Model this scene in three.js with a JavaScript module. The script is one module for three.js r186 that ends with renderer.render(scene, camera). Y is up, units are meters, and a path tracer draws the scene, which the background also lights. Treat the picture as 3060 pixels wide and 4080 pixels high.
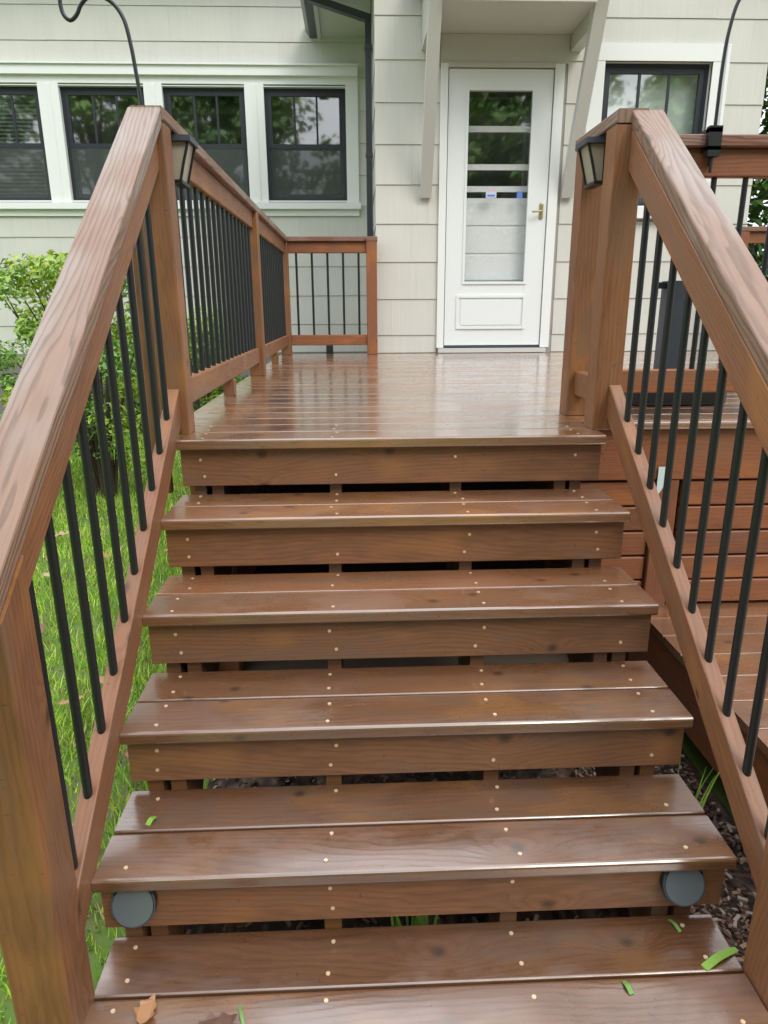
import * as THREE from 'three';
import { mergeGeometries } from 'three/addons/utils/BufferGeometryUtils.js';

// ---------- camera ----------
const scene = new THREE.Scene();
const camera = new THREE.PerspectiveCamera(72.98, 768 / 1024, 0.05, 400);
{
  const yaw = 0.04016916, p = 0.28891394, roll = -0.00508455;
  const f = new THREE.Vector3(Math.sin(yaw) * Math.cos(p), -Math.sin(p), -Math.cos(yaw) * Math.cos(p));
  const r0 = new THREE.Vector3(Math.cos(yaw), 0, Math.sin(yaw));
  const u0 = new THREE.Vector3().crossVectors(r0, f);
  const r = r0.clone().multiplyScalar(Math.cos(roll)).addScaledVector(u0, Math.sin(roll));
  const u = u0.clone().multiplyScalar(Math.cos(roll)).addScaledVector(r0, -Math.sin(roll));
  camera.position.set(-0.1197, 0.4016, 2.1761);
  camera.quaternion.setFromRotationMatrix(new THREE.Matrix4().makeBasis(r, u, f.clone().negate()));
}
const renderer = new THREE.WebGLRenderer({ antialias: true });
renderer.toneMapping = THREE.LinearToneMapping;
renderer.toneMappingExposure = 1.6;
renderer.shadowMap.enabled = true;

// ---------- overcast sky ----------
{
  const w = 256, h = 128, d = new Float32Array(w * h * 4);
  for (let j = 0; j < h; j++) {
    const el = ((j + 0.5) / h - 0.5) * Math.PI, s = Math.max(0, Math.sin(el));
    for (let i = 0; i < w; i++) {
      const L = 1.75 * (1 + 1.5 * s) / 2.5 + 0.12 * Math.sin(i / w * Math.PI * 6 + s * 4) * Math.sin(s * 9) * 0.5;
      const o = (j * w + i) * 4;
      d[o] = L * 0.96; d[o + 1] = L * 0.99; d[o + 2] = L * 1.04; d[o + 3] = 1;
    }
  }
  const t = new THREE.DataTexture(d, w, h, THREE.RGBAFormat, THREE.FloatType);
  t.mapping = THREE.EquirectangularReflectionMapping; t.magFilter = THREE.LinearFilter; t.needsUpdate = true;
  scene.background = t; scene.environment = t;
}
const sun = new THREE.DirectionalLight(0xfff6ea, 0.9);
sun.position.set(9, 17, 12); sun.target.position.set(0, 0, -2); sun.castShadow = true; sun.shadow.radius = 40;
sun.shadow.mapSize.set(2048, 2048);
Object.assign(sun.shadow.camera, { left: -9, right: 9, top: 9, bottom: -9, near: 1, far: 60 });
scene.add(sun, sun.target);

// ---------- helpers ----------
function rng(seed) { let a = seed >>> 0; return () => { a = (a + 0x6D2B79F5) | 0; let t = Math.imul(a ^ (a >>> 15), 1 | a); t = (t + Math.imul(t ^ (t >>> 7), 61 | t)) ^ t; return ((t ^ (t >>> 14)) >>> 0) / 4294967296; }; }
const R = rng(7);
const rr = (a, b, g = R) => a + (b - a) * g();
const sm = (a, b, x) => { const t = Math.min(1, Math.max(0, (x - a) / (b - a))); return t * t * (3 - 2 * t); };
const lerp = (a, b, t) => a + (b - a) * t;
function hash(x, y, s) { let h = Math.imul(x, 374761393) + Math.imul(y, 668265263) + Math.imul(s, 974634777); h = Math.imul(h ^ (h >>> 13), 1274126177); return ((h ^ (h >>> 16)) >>> 0) / 4294967296; }
function pn(x, y, px, py, s) {       // periodic value noise
  const xi = Math.floor(x), yi = Math.floor(y), fx = x - xi, fy = y - yi, ux = fx * fx * (3 - 2 * fx), uy = fy * fy * (3 - 2 * fy);
  const x0 = ((xi % px) + px) % px, x1 = (x0 + 1) % px, y0 = ((yi % py) + py) % py, y1 = (y0 + 1) % py;
  return lerp(lerp(hash(x0, y0, s), hash(x1, y0, s), ux), lerp(hash(x0, y1, s), hash(x1, y1, s), ux), uy);
}
const taken = {};
function numbered(n) { const k = taken[n] = (taken[n] ?? -1) + 1; return k ? n + '_' + String(k).padStart(3, '0') : n; }
function setup(m) { m.castShadow = m.receiveShadow = true; return m; }
function thing(name, label, category, group) { const g = new THREE.Group(); g.name = numbered(name); g.userData = { label, category }; if (group) g.userData.group = group; scene.add(g); return g; }
function solo(name, geo, m, label, category, group) { const o = setup(new THREE.Mesh(geo, m)); o.name = numbered(name); o.userData = { label, category }; if (group) o.userData.group = group; scene.add(o); return o; }
function struct(name, geo, m) { const o = setup(new THREE.Mesh(geo, m)); o.name = numbered(name); o.userData = { kind: 'structure' }; scene.add(o); return o; }
function part(parent, name, geo, m, x = 0, y = 0, z = 0, label) { const o = setup(new THREE.Mesh(geo, m)); o.name = name; o.position.set(x, y, z); if (label) o.userData.label = label; parent.add(o); return o; }
function stuffPart(parent, name, geo, m) { const o = part(parent, name, geo, m); o.userData.kind = 'stuff'; return o; }

// timber: profile w (cross) x h (cross) rounded by r, length l along X; uv in metres of grain texture
const TU = 2.4, TV = 0.6;
function timber(l, w, h, r = 0.004, seg = 1, g = R) {
  const prof = [];
  for (const [sx, sy, a0] of [[1, 1, 0], [-1, 1, 1], [-1, -1, 2], [1, -1, 3]])
    for (let k = 0; k <= seg; k++) { const a = (a0 + k / seg) * Math.PI / 2; prof.push([sx * (w / 2 - r) + r * Math.cos(a), sy * (h / 2 - r) + r * Math.sin(a)]); }
  const n = prof.length, pos = [], uv = [], idx = [], nor = [];
  const ou = g(), ov = g(); let per = 0;
  for (let i = 0; i < n; i++) {
    const a = prof[i], b = prof[(i + 1) % n], L = Math.hypot(b[0] - a[0], b[1] - a[1]);
    const nz = (b[1] - a[1]) / L, ny = -(b[0] - a[0]) / L, base = pos.length / 3;
    for (const [x, q, s] of [[-l / 2, a, 0], [l / 2, a, 0], [l / 2, b, L], [-l / 2, b, L]]) { pos.push(x, q[1], q[0]); uv.push(ou + x / TU, ov + (per + s) / TV); nor.push(0, ny, nz); }
    idx.push(base, base + 1, base + 2, base, base + 2, base + 3); per += L;
  }
  for (const s of [-1, 1]) {
    const base = pos.length / 3;
    for (const q of prof) { pos.push(s * l / 2, q[1], q[0]); uv.push(ou + q[1] / TU * 0.3, ov + q[0] / TV); nor.push(s, 0, 0); }
    for (let i = 1; i < n - 1; i++) s > 0 ? idx.push(base, base + i + 1, base + i) : idx.push(base, base + i, base + i + 1);
  }
  const G = new THREE.BufferGeometry();
  G.setAttribute('position', new THREE.Float32BufferAttribute(pos, 3)); G.setAttribute('normal', new THREE.Float32BufferAttribute(nor, 3)); G.setAttribute('uv', new THREE.Float32BufferAttribute(uv, 2)); G.setIndex(idx);
  return G;
}
const along = { x: g => g, y: g => g.rotateZ(Math.PI / 2), z: g => g.rotateY(Math.PI / 2) };
// a timber from box bounds with its grain along an axis
function beam(x0, x1, y0, y1, z0, z1, axis, r = 0.004, seg = 1) {
  const dx = x1 - x0, dy = y1 - y0, dz = z1 - z0; let g;
  if (axis === 'x') g = timber(dx, dz, dy, r, seg); else if (axis === 'z') g = along.z(timber(dz, dx, dy, r, seg)); else g = along.y(timber(dy, dz, dx, r, seg));
  return g.translate((x0 + x1) / 2, (y0 + y1) / 2, (z0 + z1) / 2);
}
function shearY(g, slope, test) { const p = g.attributes.position; for (let i = 0; i < p.count; i++) if (!test || test(p.getY(i))) p.setY(i, p.getY(i) + slope * p.getZ(i)); g.computeVertexNormals(); return g; }
function box(x0, x1, y0, y1, z0, z1) { return new THREE.BoxGeometry(x1 - x0, y1 - y0, z1 - z0).translate((x0 + x1) / 2, (y0 + y1) / 2, (z0 + z1) / 2); }
function tube(pts, r, seg = 40, rad = 8) { return new THREE.TubeGeometry(new THREE.CatmullRomCurve3(pts.map(p => new THREE.Vector3(...p))), seg, r, rad); }

// ---------- textures ----------
function dataTex(w, h, fn, srgb) {
  const d = new Uint8Array(w * h * 4), o = [0, 0, 0];
  for (let j = 0; j < h; j++) for (let i = 0; i < w; i++) { fn(i / w, j / h, o); const k = (j * w + i) * 4; for (let c = 0; c < 3; c++) { let v = Math.min(1, Math.max(0, o[c])); if (srgb) v = v < 0.0031308 ? v * 12.92 : 1.055 * Math.pow(v, 1 / 2.4) - 0.055; d[k + c] = v * 255; } d[k + 3] = 255; }
  const t = new THREE.DataTexture(d, w, h); t.wrapS = t.wrapT = THREE.RepeatWrapping; t.magFilter = THREE.LinearFilter; t.minFilter = THREE.LinearMipmapLinearFilter; t.generateMipmaps = true; if (srgb) t.colorSpace = THREE.SRGBColorSpace; t.needsUpdate = true; return t;
}
function woodField(seed, ringF, nKnots) {
  const g = rng(seed), knots = [];
  for (let i = 0; i < nKnots; i++) knots.push([g(), g(), 0.010 + 0.012 * g()]);
  return (u, v) => {
    let t = v * ringF + 8 * pn(u * 3, v * 4, 3, 4, seed) + 1.6 * pn(u * 10, v * 9, 10, 9, seed + 1) + 0.5 * pn(u * 40, v * 60, 40, 60, seed + 7);
    let dark = 0;
    for (const [ku, kv, kr] of knots) {
      let du = Math.abs(u - ku); du = Math.min(du, 1 - du) * TU; let dv = Math.abs(v - kv); dv = Math.min(dv, 1 - dv) * TV;
      const q = Math.hypot(du / 2.4, dv) / kr; if (q < 5) { t += 3.5 * Math.exp(-q * q * 0.35); dark = Math.max(dark, Math.exp(-Math.pow(Math.hypot(du / 1.3, dv) / kr * 1.5, 3))); }
    }
    const f = t - Math.floor(t), late = sm(0.35, 0.86, f) * (1 - sm(0.9, 1, f));
    const fib = pn(u * 90, v * 420, 90, 420, seed + 2) * 0.6 + pn(u * 30, v * 160, 30, 160, seed + 3) * 0.4;
    const blotch = pn(u * 7, v * 4, 7, 4, seed + 4) * 0.6 + pn(u * 22, v * 9, 22, 9, seed + 5) * 0.4;
    return [late, fib, blotch, dark];
  };
}
const WW = 2048, WH = 512;
const stainF = woodField(11, 40, 9), weatherF = woodField(23, 36, 7);
const mixc = (o, a, b, t) => { for (let c = 0; c < 3; c++) o[c] = a[c] + (b[c] - a[c]) * t; };
const stainMap = dataTex(WW, WH, (u, v, o) => {
  const [l, f, b, k] = stainF(u, v);
  mixc(o, [0.222, 0.102, 0.048], [0.118, 0.050, 0.022], 0.10 + 0.36 * l + 0.46 * (f - 0.5));
  mixc(o, o, [0.30, 0.140, 0.046], 0.6 * sm(0.52, 0.75, b));
  const wear = pn(u * 13, v * 12, 13, 12, 71) * 0.5 + pn(u * 46, v * 50, 46, 50, 72) * 0.3 + pn(u * 8, v * 3, 8, 3, 73) * 0.2;
  mixc(o, o, [0.160, 0.100, 0.066], 0.55 * sm(0.50, 0.74, wear));           // worn, greyed stain
  mixc(o, o, [0.085, 0.048, 0.030], 0.28 * sm(0.44, 0.22, wear));            // damp dark blotches
  const spot = pn(u * 300, v * 80, 300, 80, 74); mixc(o, o, [0.05, 0.03, 0.02], 0.5 * sm(0.93, 0.97, spot));
  mixc(o, o, [0.045, 0.024, 0.017], 0.85 * k);
}, true);
const stainBump = dataTex(1024, 256, (u, v, o) => { const [l, f, b, k] = stainF(u, v); o[0] = o[1] = o[2] = 0.35 + 0.35 * l + 0.3 * f - 0.2 * k; });
const wetRough = dataTex(512, 256, (u, v, o) => { const a = pn(u * 9, v * 5, 9, 5, 31) * 0.6 + pn(u * 40, v * 16, 40, 16, 32) * 0.25 + pn(u * 120, v * 60, 120, 60, 33) * 0.15; o[1] = 0.18 + 0.26 * sm(0.3, 0.75, a); o[0] = o[2] = 0; });
const weatherMap = dataTex(WW, WH, (u, v, o) => {
  const [l, f, b, k] = weatherF(u, v);
  mixc(o, [0.245, 0.150, 0.102], [0.120, 0.066, 0.042], 0.6 * l + 0.4 * (f - 0.5));
  mixc(o, o, [0.30, 0.265, 0.24], 0.7 * sm(0.46, 0.72, b) * (1 - 0.6 * l));
  mixc(o, o, [0.07, 0.045, 0.035], 0.75 * k);
}, true);
const weatherBump = dataTex(1024, 256, (u, v, o) => { const [l, f, b, k] = weatherF(u, v); o[0] = o[1] = o[2] = 0.3 + 0.5 * l + 0.2 * f; });
const sideRough = dataTex(256, 256, (u, v, o) => { const a = pn(u * 14, v * 6, 14, 6, 41) * 0.5 + pn(u * 60, v * 60, 60, 60, 42) * 0.5; o[1] = 0.36 + 0.26 * a; o[0] = o[2] = 0; });
const woodMat = (tint, rough, opt = {}) => new THREE.MeshPhysicalMaterial({ map: stainMap, bumpMap: stainBump, bumpScale: 0.0007, roughnessMap: rough, roughness: 1, color: new THREE.Color().setRGB(...tint), ...opt });
const M = {
  tread: [woodMat([1, 1, 1], wetRough, { clearcoat: 1, clearcoatRoughness: 0.15, ior: 2.0, bumpScale: 0.0003 }), woodMat([1.12, 1.06, 0.98], wetRough, { clearcoat: 1, clearcoatRoughness: 0.19, ior: 2.0, bumpScale: 0.0003 }), woodMat([0.88, 0.88, 0.88], wetRough, { clearcoat: 1, clearcoatRoughness: 0.15, ior: 2.0, bumpScale: 0.0003 })],
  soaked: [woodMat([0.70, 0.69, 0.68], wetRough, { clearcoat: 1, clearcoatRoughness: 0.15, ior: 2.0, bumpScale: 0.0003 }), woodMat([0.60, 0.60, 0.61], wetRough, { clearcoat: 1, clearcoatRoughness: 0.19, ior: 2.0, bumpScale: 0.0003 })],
  riser: [woodMat([0.98, 0.97, 0.98], sideRough), woodMat([1.06, 1.0, 0.96], sideRough), woodMat([0.92, 0.92, 0.94], sideRough)],
  post: [woodMat([1.05, 0.98, 0.90], sideRough), woodMat([1.15, 1.06, 0.90], sideRough)],
  red: [woodMat([1.2, 0.95, 0.85], sideRough), woodMat([1.3, 1.02, 0.88], sideRough), woodMat([1.08, 0.88, 0.82], sideRough)],
  cap: new THREE.MeshPhysicalMaterial({ map: weatherMap, bumpMap: weatherBump, bumpScale: 0.0014, roughnessMap: sideRough, roughness: 0.95 }),
  capRed: new THREE.MeshPhysicalMaterial({ map: weatherMap, bumpMap: weatherBump, bumpScale: 0.001, roughnessMap: sideRough, roughness: 0.95, color: new THREE.Color().setRGB(0.85, 0.62, 0.56) }),
  rail: [woodMat([1.2, 1.12, 1.08], sideRough), woodMat([1.1, 1.04, 1.0], sideRough)],
  black: new THREE.MeshPhysicalMaterial({ color: new THREE.Color().setRGB(0.012, 0.014, 0.015), roughness: 0.38 }),
  screw: new THREE.MeshStandardMaterial({ color: new THREE.Color().setRGB(0.72, 0.55, 0.36), roughness: 0.35, metalness: 0.35 }),
  white: new THREE.MeshPhysicalMaterial({ color: new THREE.Color().setRGB(0.80, 0.83, 0.81), roughness: 0.4 }),
  doorWhite: new THREE.MeshPhysicalMaterial({ color: new THREE.Color().setRGB(0.78, 0.82, 0.82), roughness: 0.32 }),
  sash: new THREE.MeshPhysicalMaterial({ color: new THREE.Color().setRGB(0.022, 0.026, 0.036), roughness: 0.4 }),
  gutter: new THREE.MeshPhysicalMaterial({ color: new THREE.Color().setRGB(0.055, 0.065, 0.085), roughness: 0.35 }),
  doorGlass: new THREE.MeshPhysicalMaterial({ color: 0xffffff, transmission: 1, thickness: 0, roughness: 0.02, ior: 2.1 }),
  glass: new THREE.MeshPhysicalMaterial({ color: 0xffffff, transmission: 1, thickness: 0, roughness: 0.03, ior: 3.3 }),
  screen: new THREE.MeshStandardMaterial({ color: new THREE.Color().setRGB(0.085, 0.105, 0.10), roughness: 0.8, transparent: true, opacity: 0.5 }),
  inner: new THREE.MeshStandardMaterial({ color: new THREE.Color().setRGB(0.35, 0.33, 0.30), roughness: 0.9 }),
  blind: new THREE.MeshStandardMaterial({ color: new THREE.Color().setRGB(0.10, 0.13, 0.115), roughness: 0.8 }),
  shade: new THREE.MeshStandardMaterial({ color: new THREE.Color().setRGB(0.62, 0.73, 0.67), roughness: 0.9 }),
  concrete: new THREE.MeshStandardMaterial({ color: new THREE.Color().setRGB(0.20, 0.19, 0.18), roughness: 0.9 }),
  roof: new THREE.MeshStandardMaterial({ color: new THREE.Color().setRGB(0.06, 0.06, 0.065), roughness: 0.9 }),
};
const pick = a => a[Math.floor(R() * a.length) % a.length];
const sideMap = dataTex(512, 512, (u, v, o) => { const s = pn(u * 150, v * 4, 150, 4, 51) * 0.6 + pn(u * 40, v * 6, 40, 6, 52) * 0.4, b = pn(u * 5, v * 5, 5, 5, 53); const k = 0.92 + 0.06 * s + 0.05 * b; o[0] = 0.625 * k; o[1] = 0.63 * k; o[2] = 0.575 * k; }, true);
const sideBump = dataTex(512, 512, (u, v, o) => { o[0] = o[1] = o[2] = pn(u * 150, v * 4, 150, 4, 51); });
M.siding = [1, 0.985, 1.01].map(k => new THREE.MeshPhysicalMaterial({ map: sideMap, bumpMap: sideBump, bumpScale: 0.0008, roughness: 0.55, color: new THREE.Color().setRGB(k, k, k) }));
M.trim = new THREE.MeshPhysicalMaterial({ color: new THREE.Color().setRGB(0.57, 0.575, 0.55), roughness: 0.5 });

// ---------- ground ----------
const groundY = (x, z) => -1.1 + 0.34 * sm(-1.2, -5.5, z) + (x < -0.8 ? 0.02 * Math.sin(x * 3.1) * Math.sin(z * 2.3) : 0);
{
  const g = new THREE.PlaneGeometry(160, 160, 320, 320).rotateX(-Math.PI / 2), p = g.attributes.position, uv = g.attributes.uv;
  for (let i = 0; i < p.count; i++) { p.setY(i, groundY(p.getX(i), p.getZ(i))); uv.setXY(i, p.getX(i) / 3, p.getZ(i) / 3); }
  g.computeVertexNormals();
  const map = dataTex(512, 512, (u, v, o) => { const a = pn(u * 60, v * 60, 60, 60, 61), b = pn(u * 9, v * 9, 9, 9, 62); mixc(o, [0.11, 0.19, 0.035], [0.13, 0.10, 0.055], 0.6 * sm(0.45, 0.75, 0.6 * a + 0.4 * b)); }, true);
  struct('ground', g, new THREE.MeshStandardMaterial({ map, roughness: 0.95 }));
  const m2 = dataTex(512, 512, (u, v, o) => { const a = pn(u * 90, v * 90, 90, 90, 65), b = pn(u * 24, v * 24, 24, 24, 66); mixc(o, [0.035, 0.022, 0.016], [0.15, 0.095, 0.065], sm(0.4, 0.8, 0.55 * a + 0.45 * b)); }, true);
  const b2 = dataTex(256, 256, (u, v, o) => { o[0] = o[1] = o[2] = pn(u * 60, v * 60, 60, 60, 67); });
  const mg = new THREE.PlaneGeometry(1.62, 2.8, 1, 1).rotateX(-Math.PI / 2).translate(0.19, -1.085, 1.15);
  const sg = new THREE.PlaneGeometry(5.2, 5.6, 1, 24).rotateX(-Math.PI / 2).translate(1.8, 0, -3.05), sp = sg.attributes.position; for (let i = 0; i < sp.count; i++) sp.setY(i, groundY(0, sp.getZ(i)) + 0.03); sg.computeVertexNormals();
  struct('bare_soil', sg, new THREE.MeshStandardMaterial({ color: new THREE.Color().setRGB(0.11, 0.08, 0.058), roughness: 0.95 }));
  struct('mulch_bed', mg, new THREE.MeshStandardMaterial({ map: m2, bumpMap: b2, bumpScale: 0.02, roughness: 0.85 }));
}

// ---------- house ----------
const ZW = -4.15, ZL = -5.9, XC = 0.09, XR = 3.29, XLEFT = -7.2;
const house = thing('house', 'pale greige shingle sided house with white trimmed windows and white storm door', 'house');
function subtract(rects, holes) {
  let out = rects;
  for (const [a, b, c, d] of holes) {
    const nx = [];
    for (const r of out) {
      const [x0, x1, y0, y1] = r;
      if (a >= x1 || b <= x0 || c >= y1 || d <= y0) { nx.push(r); continue; }
      if (a > x0) nx.push([x0, a, y0, y1]); if (b < x1) nx.push([b, x1, y0, y1]);
      const xa = Math.max(a, x0), xb = Math.min(b, x1);
      if (c > y0) nx.push([xa, xb, y0, c]); if (d < y1) nx.push([xa, xb, d, y1]);
    }
    out = nx;
  }
  return out;
}
function shingleGeo(x0, x1, y0, y1, z, bot, top, ybot) {   // tapered: thick at the course's butt
  const E = 0.305, th = y => lerp(0.011, 0.003, Math.min(1, (y - ybot) / E)), a = th(y0), b = th(y1);
  const g = box(x0, x1, y0, y1, 0, 1), p = g.attributes.position, uv = g.attributes.uv;
  for (let i = 0; i < p.count; i++) { const f = p.getZ(i) > 0.5; p.setZ(i, f ? z + (p.getY(i) > (y0 + y1) / 2 ? b : a) : z); uv.setXY(i, p.getX(i) / 1.2 + bot, p.getY(i) / 1.2 + top); }
  g.computeVertexNormals(); return g;
}
function shingles(parent, x0, x1, yb, ytop, z, phase, holes, map = g => g) {
  let row = 0;
  for (let y = phase; y < ytop; y += 0.305, row++) {
    if (y + 0.305 < yb) continue;
    let x = x0 - (row % 2 ? 0.31 : 0.0) - 0.17 * (row % 3 === 1 ? 1 : 0);
    while (x < x1) {
      const w = 0.61, jit = rr(-0.001, 0.001);
      const a = Math.max(x0, x + 0.0004), b = Math.min(x1, x + w - 0.0004);
      if (b - a > 0.015) for (const q of subtract([[a, b, Math.max(yb, y + jit), Math.min(ytop, y + 0.303)]], holes)) if (q[1] - q[0] > 0.004 && q[3] - q[2] > 0.004)
        part(parent, 'shingle', map(shingleGeo(q[0], q[1], q[2], q[3], z, R(), R(), y)), pick(M.siding));
      x += w;
    }
  }
}
const lwin = [[-4.13, -3.262], [-3.08, -2.205], [-2.045, -1.19], [-1.018, -0.16]].map(([a, b]) => [a, b, 1.475, 2.565]);
const rwin = [1.93, 2.832, 1.20, 2.297];
const doorHole = [0.655, 1.545, 0.0, 2.245];
{
  // carcass of the walls, closed all round
  const walls = (rects, z0, z1) => rects.map(([a, b, c, d]) => box(a, b, c, d, z0, z1));
  const gF = walls(subtract([[XC, XR, -0.9, 3.05]], [rwin, doorHole]), ZW - 0.14, ZW);
  const gL = walls(subtract([[XLEFT, 0.2, -0.09, 3.75]], lwin), ZL - 0.14, ZL);
  const rest = [box(XC, XC + 0.13, -0.9, 3.05, ZL, ZW - 0.14), box(XR - 0.13, XR, -0.9, 3.05, -9, ZW - 0.14), box(XLEFT, XLEFT + 0.13, -0.9, 3.75, -12, ZL - 0.14), box(XLEFT, 4.2, -0.9, 3.75, -12.13, -12), box(4.07, 4.2, -0.9, 3.75, -12, -8.9), box(0.2, 4.2, 3.0, 3.75, ZL - 0.14, ZL - 0.01), box(XR, 4.2, -0.9, 3.75, -9, -8.9)];
  part(house, 'wall', mergeGeometries([...gF, ...gL, ...rest]), M.inner);
  part(house, 'floor', mergeGeometries([box(XLEFT + 0.13, 4.05, -0.2, -0.1, -12, ZL - 0.14), box(XC + 0.13, XR - 0.13, -0.2, -0.1, ZL - 0.14, ZW - 0.14)]), M.inner);
  part(house, 'foundation', box(XLEFT, XC, -1.3, -0.092, ZL - 0.14, ZL + 0.02), M.concrete);
  // roofs
  const slab = (pts) => { const s = new THREE.Shape(pts.map(p => new THREE.Vector2(...p))); return s; };
  const gable = new THREE.ExtrudeGeometry(slab([[-0.44, 3.06], [1.69, 3.66], [3.82, 3.06], [3.82, 3.14], [1.69, 3.75], [-0.44, 3.14]]), { depth: 3.6, bevelEnabled: false }).translate(0, 0, -7.45);
  part(house, 'roof', mergeGeometries([gable, new THREE.ExtrudeGeometry(slab([[ZL + 0.42, 3.76], [-9, 4.85], [-12.4, 3.76], [-12.4, 3.84], [-9, 4.97], [ZL + 0.42, 3.88]].map(([a, b]) => [-a, b])), { depth: 12, bevelEnabled: false }).rotateY(Math.PI / 2).translate(XLEFT - 0.3, 0, 0)]), M.roof);
  part(house, 'gable', new THREE.ExtrudeGeometry(slab([[XC, 3.05], [XR, 3.05], [1.69, 3.52]]), { depth: 0.1, bevelEnabled: false }).translate(0, 0, ZW - 0.1), M.siding[0]);
  const soffit = part(house, 'soffit', box(-0.40, XC - 0.015, 3.0, 3.05, ZL + 0.005, -3.9), M.trim);
  part(soffit, 'fascia', box(-0.44, -0.402, 2.98, 3.16, ZL + 0.005, -3.9), M.trim);
  // gutter trough along the eave
  const gs = new THREE.Shape([[0, 0], [-0.075, 0], [-0.115, 0.06], [-0.115, 0.115], [-0.108, 0.115], [-0.108, 0.062], [-0.072, 0.007], [-0.007, 0.007], [-0.007, 0.115], [0, 0.115]].map(p => new THREE.Vector2(...p)));
  part(house, 'gutter', new THREE.ExtrudeGeometry(gs, { depth: 2.0, bevelEnabled: false }).translate(-0.442, 2.985, -5.88), M.gutter);
  // downspout with ribs and its elbow under the soffit
  const ds = part(house, 'downspout', mergeGeometries([box(0.018, 0.074, 0.03, 2.86, -4.98, -4.90), ...[0.027, 0.046, 0.065].map(x => box(x - 0.004, x + 0.004, 0.03, 2.86, -4.90, -4.895))]), M.gutter);
  const eg = new THREE.BoxGeometry(0.56, 0.055, 0.075).rotateZ(-0.28).translate(-0.20, 2.915, -4.94); part(ds, 'elbow', eg, M.gutter);
  for (const y of [0.6, 1.73, 2.6]) part(ds, 'strap', box(0.012, 0.080, y, y + 0.03, -4.985, -4.893), M.gutter);
}
const casing = 0.115;
const door = new THREE.Group();
shingles(house, XC - 0.012, XR, 0.004, 3.05, ZW, 0.156 - 0.305, [[0.605, 1.645, 0, 2.47], [rwin[0] - casing, rwin[1] + casing, rwin[2] - casing, rwin[3] + casing]]);
shingles(house, -5.4, XC - 0.02, -0.09, 3.6, ZL, 0.213 - 0.305, [[-4.13 - casing, -0.045, 1.335, 2.735]]);
shingles(house, ZL + 0.02, ZW, 0.004, 3.0, 0, 0.156 - 0.305, [], g => g.rotateY(-Math.PI / 2).translate(XC, 0, 0));
part(house, 'wall_cladding', mergeGeometries([box(XLEFT, -5.4, -0.09, 3.75, ZL, ZL + 0.008), box(-5.4, 0.2, 3.6, 3.75, ZL, ZL + 0.008)]), M.siding[0]);

function makeWindow([x0, x1, y0, y1], z, o = {}) {
  const w = new THREE.Group(); w.name = 'window'; house.add(w);
  const d = z - 0.035, ym = (y0 + y1) / 2 + 0.0, st = 0.05, T = 0.035;
  // jamb liner
  part(w, 'jamb', mergeGeometries([box(x0, x0 + 0.008, y0, y1, z - 0.14, z + 0.02), box(x1 - 0.008, x1, y0, y1, z - 0.14, z + 0.02), box(x0 + 0.008, x1 - 0.008, y1 - 0.008, y1, z - 0.14, z + 0.02), box(x0 + 0.008, x1 - 0.008, y0, y0 + 0.012, z - 0.14, z + 0.02)]), M.white);
  x0 += 0.009; x1 -= 0.009; y0 += 0.013; y1 -= 0.009;
  const frame = (a, b, c, e, zz, s = st) => mergeGeometries([box(a, a + s, c, e, zz - T, zz), box(b - s, b, c, e, zz - T, zz), box(a + s, b - s, e - s, e, zz - T, zz), box(a + s, b - s, c, c + s, zz - T, zz)]);
  part(w, 'sash_frame', frame(x0, x1, y0, y1, d, 0.028), M.sash);
  const a = x0 + 0.029, b = x1 - 0.029;
  part(w, 'upper_sash', frame(a, b, ym - 0.02, y1 - 0.029, d - 0.004, 0.040), M.sash);
  part(w, 'lower_sash', frame(a, b, y0 + 0.029, ym + 0.02, d - 0.041, 0.045), M.sash);
  const ga = a + 0.041, gb = b - 0.041, n = 3, pw = (gb - ga) / n;
  for (let k = 0; k < n; k++) part(w, 'pane', new THREE.PlaneGeometry(pw - 0.004, y1 - 0.069 - ym - 0.022).translate(ga + pw * (k + 0.5), (y1 - 0.069 + ym + 0.022) / 2, d - 0.020), M.glass);
  for (let k = 1; k < n; k++) part(w, 'muntin', box(ga + pw * k - 0.010, ga + pw * k + 0.010, ym + 0.021, y1 - 0.07, d - 0.028, d - 0.008), M.sash);
  part(w, 'pane', new THREE.PlaneGeometry(b - a - 0.09, ym - 0.026 - y0 - 0.074).translate((a + b) / 2, (ym - 0.026 + y0 + 0.074) / 2, d - 0.058), M.glass);
  if (!o.noScreen) part(w, 'insect_screen', new THREE.PlaneGeometry(b - a, ym - y0 - 0.03).translate((a + b) / 2, (ym + y0) / 2 + 0.012, d - 0.006), M.screen);
  if (o.blind) { const gs = []; for (let y = y0 + 0.05; y < y1; y += 0.038) gs.push(new THREE.BoxGeometry(x1 - x0 - 0.02, 0.002, 0.036).rotateX(0.75).translate((x0 + x1) / 2, y, d - 0.10)); stuffPart(w, 'blind_slats', mergeGeometries(gs), M.blind); }
  if (o.shade) part(w, 'roller_shade', box(x0 + 0.02, x1 - 0.02, ym - 0.06, y1 - 0.02, d - 0.105, d - 0.103), M.shade);
  return w;
}
lwin.forEach((r, i) => makeWindow(r, ZL, { blind: i < 1 }));
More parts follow.
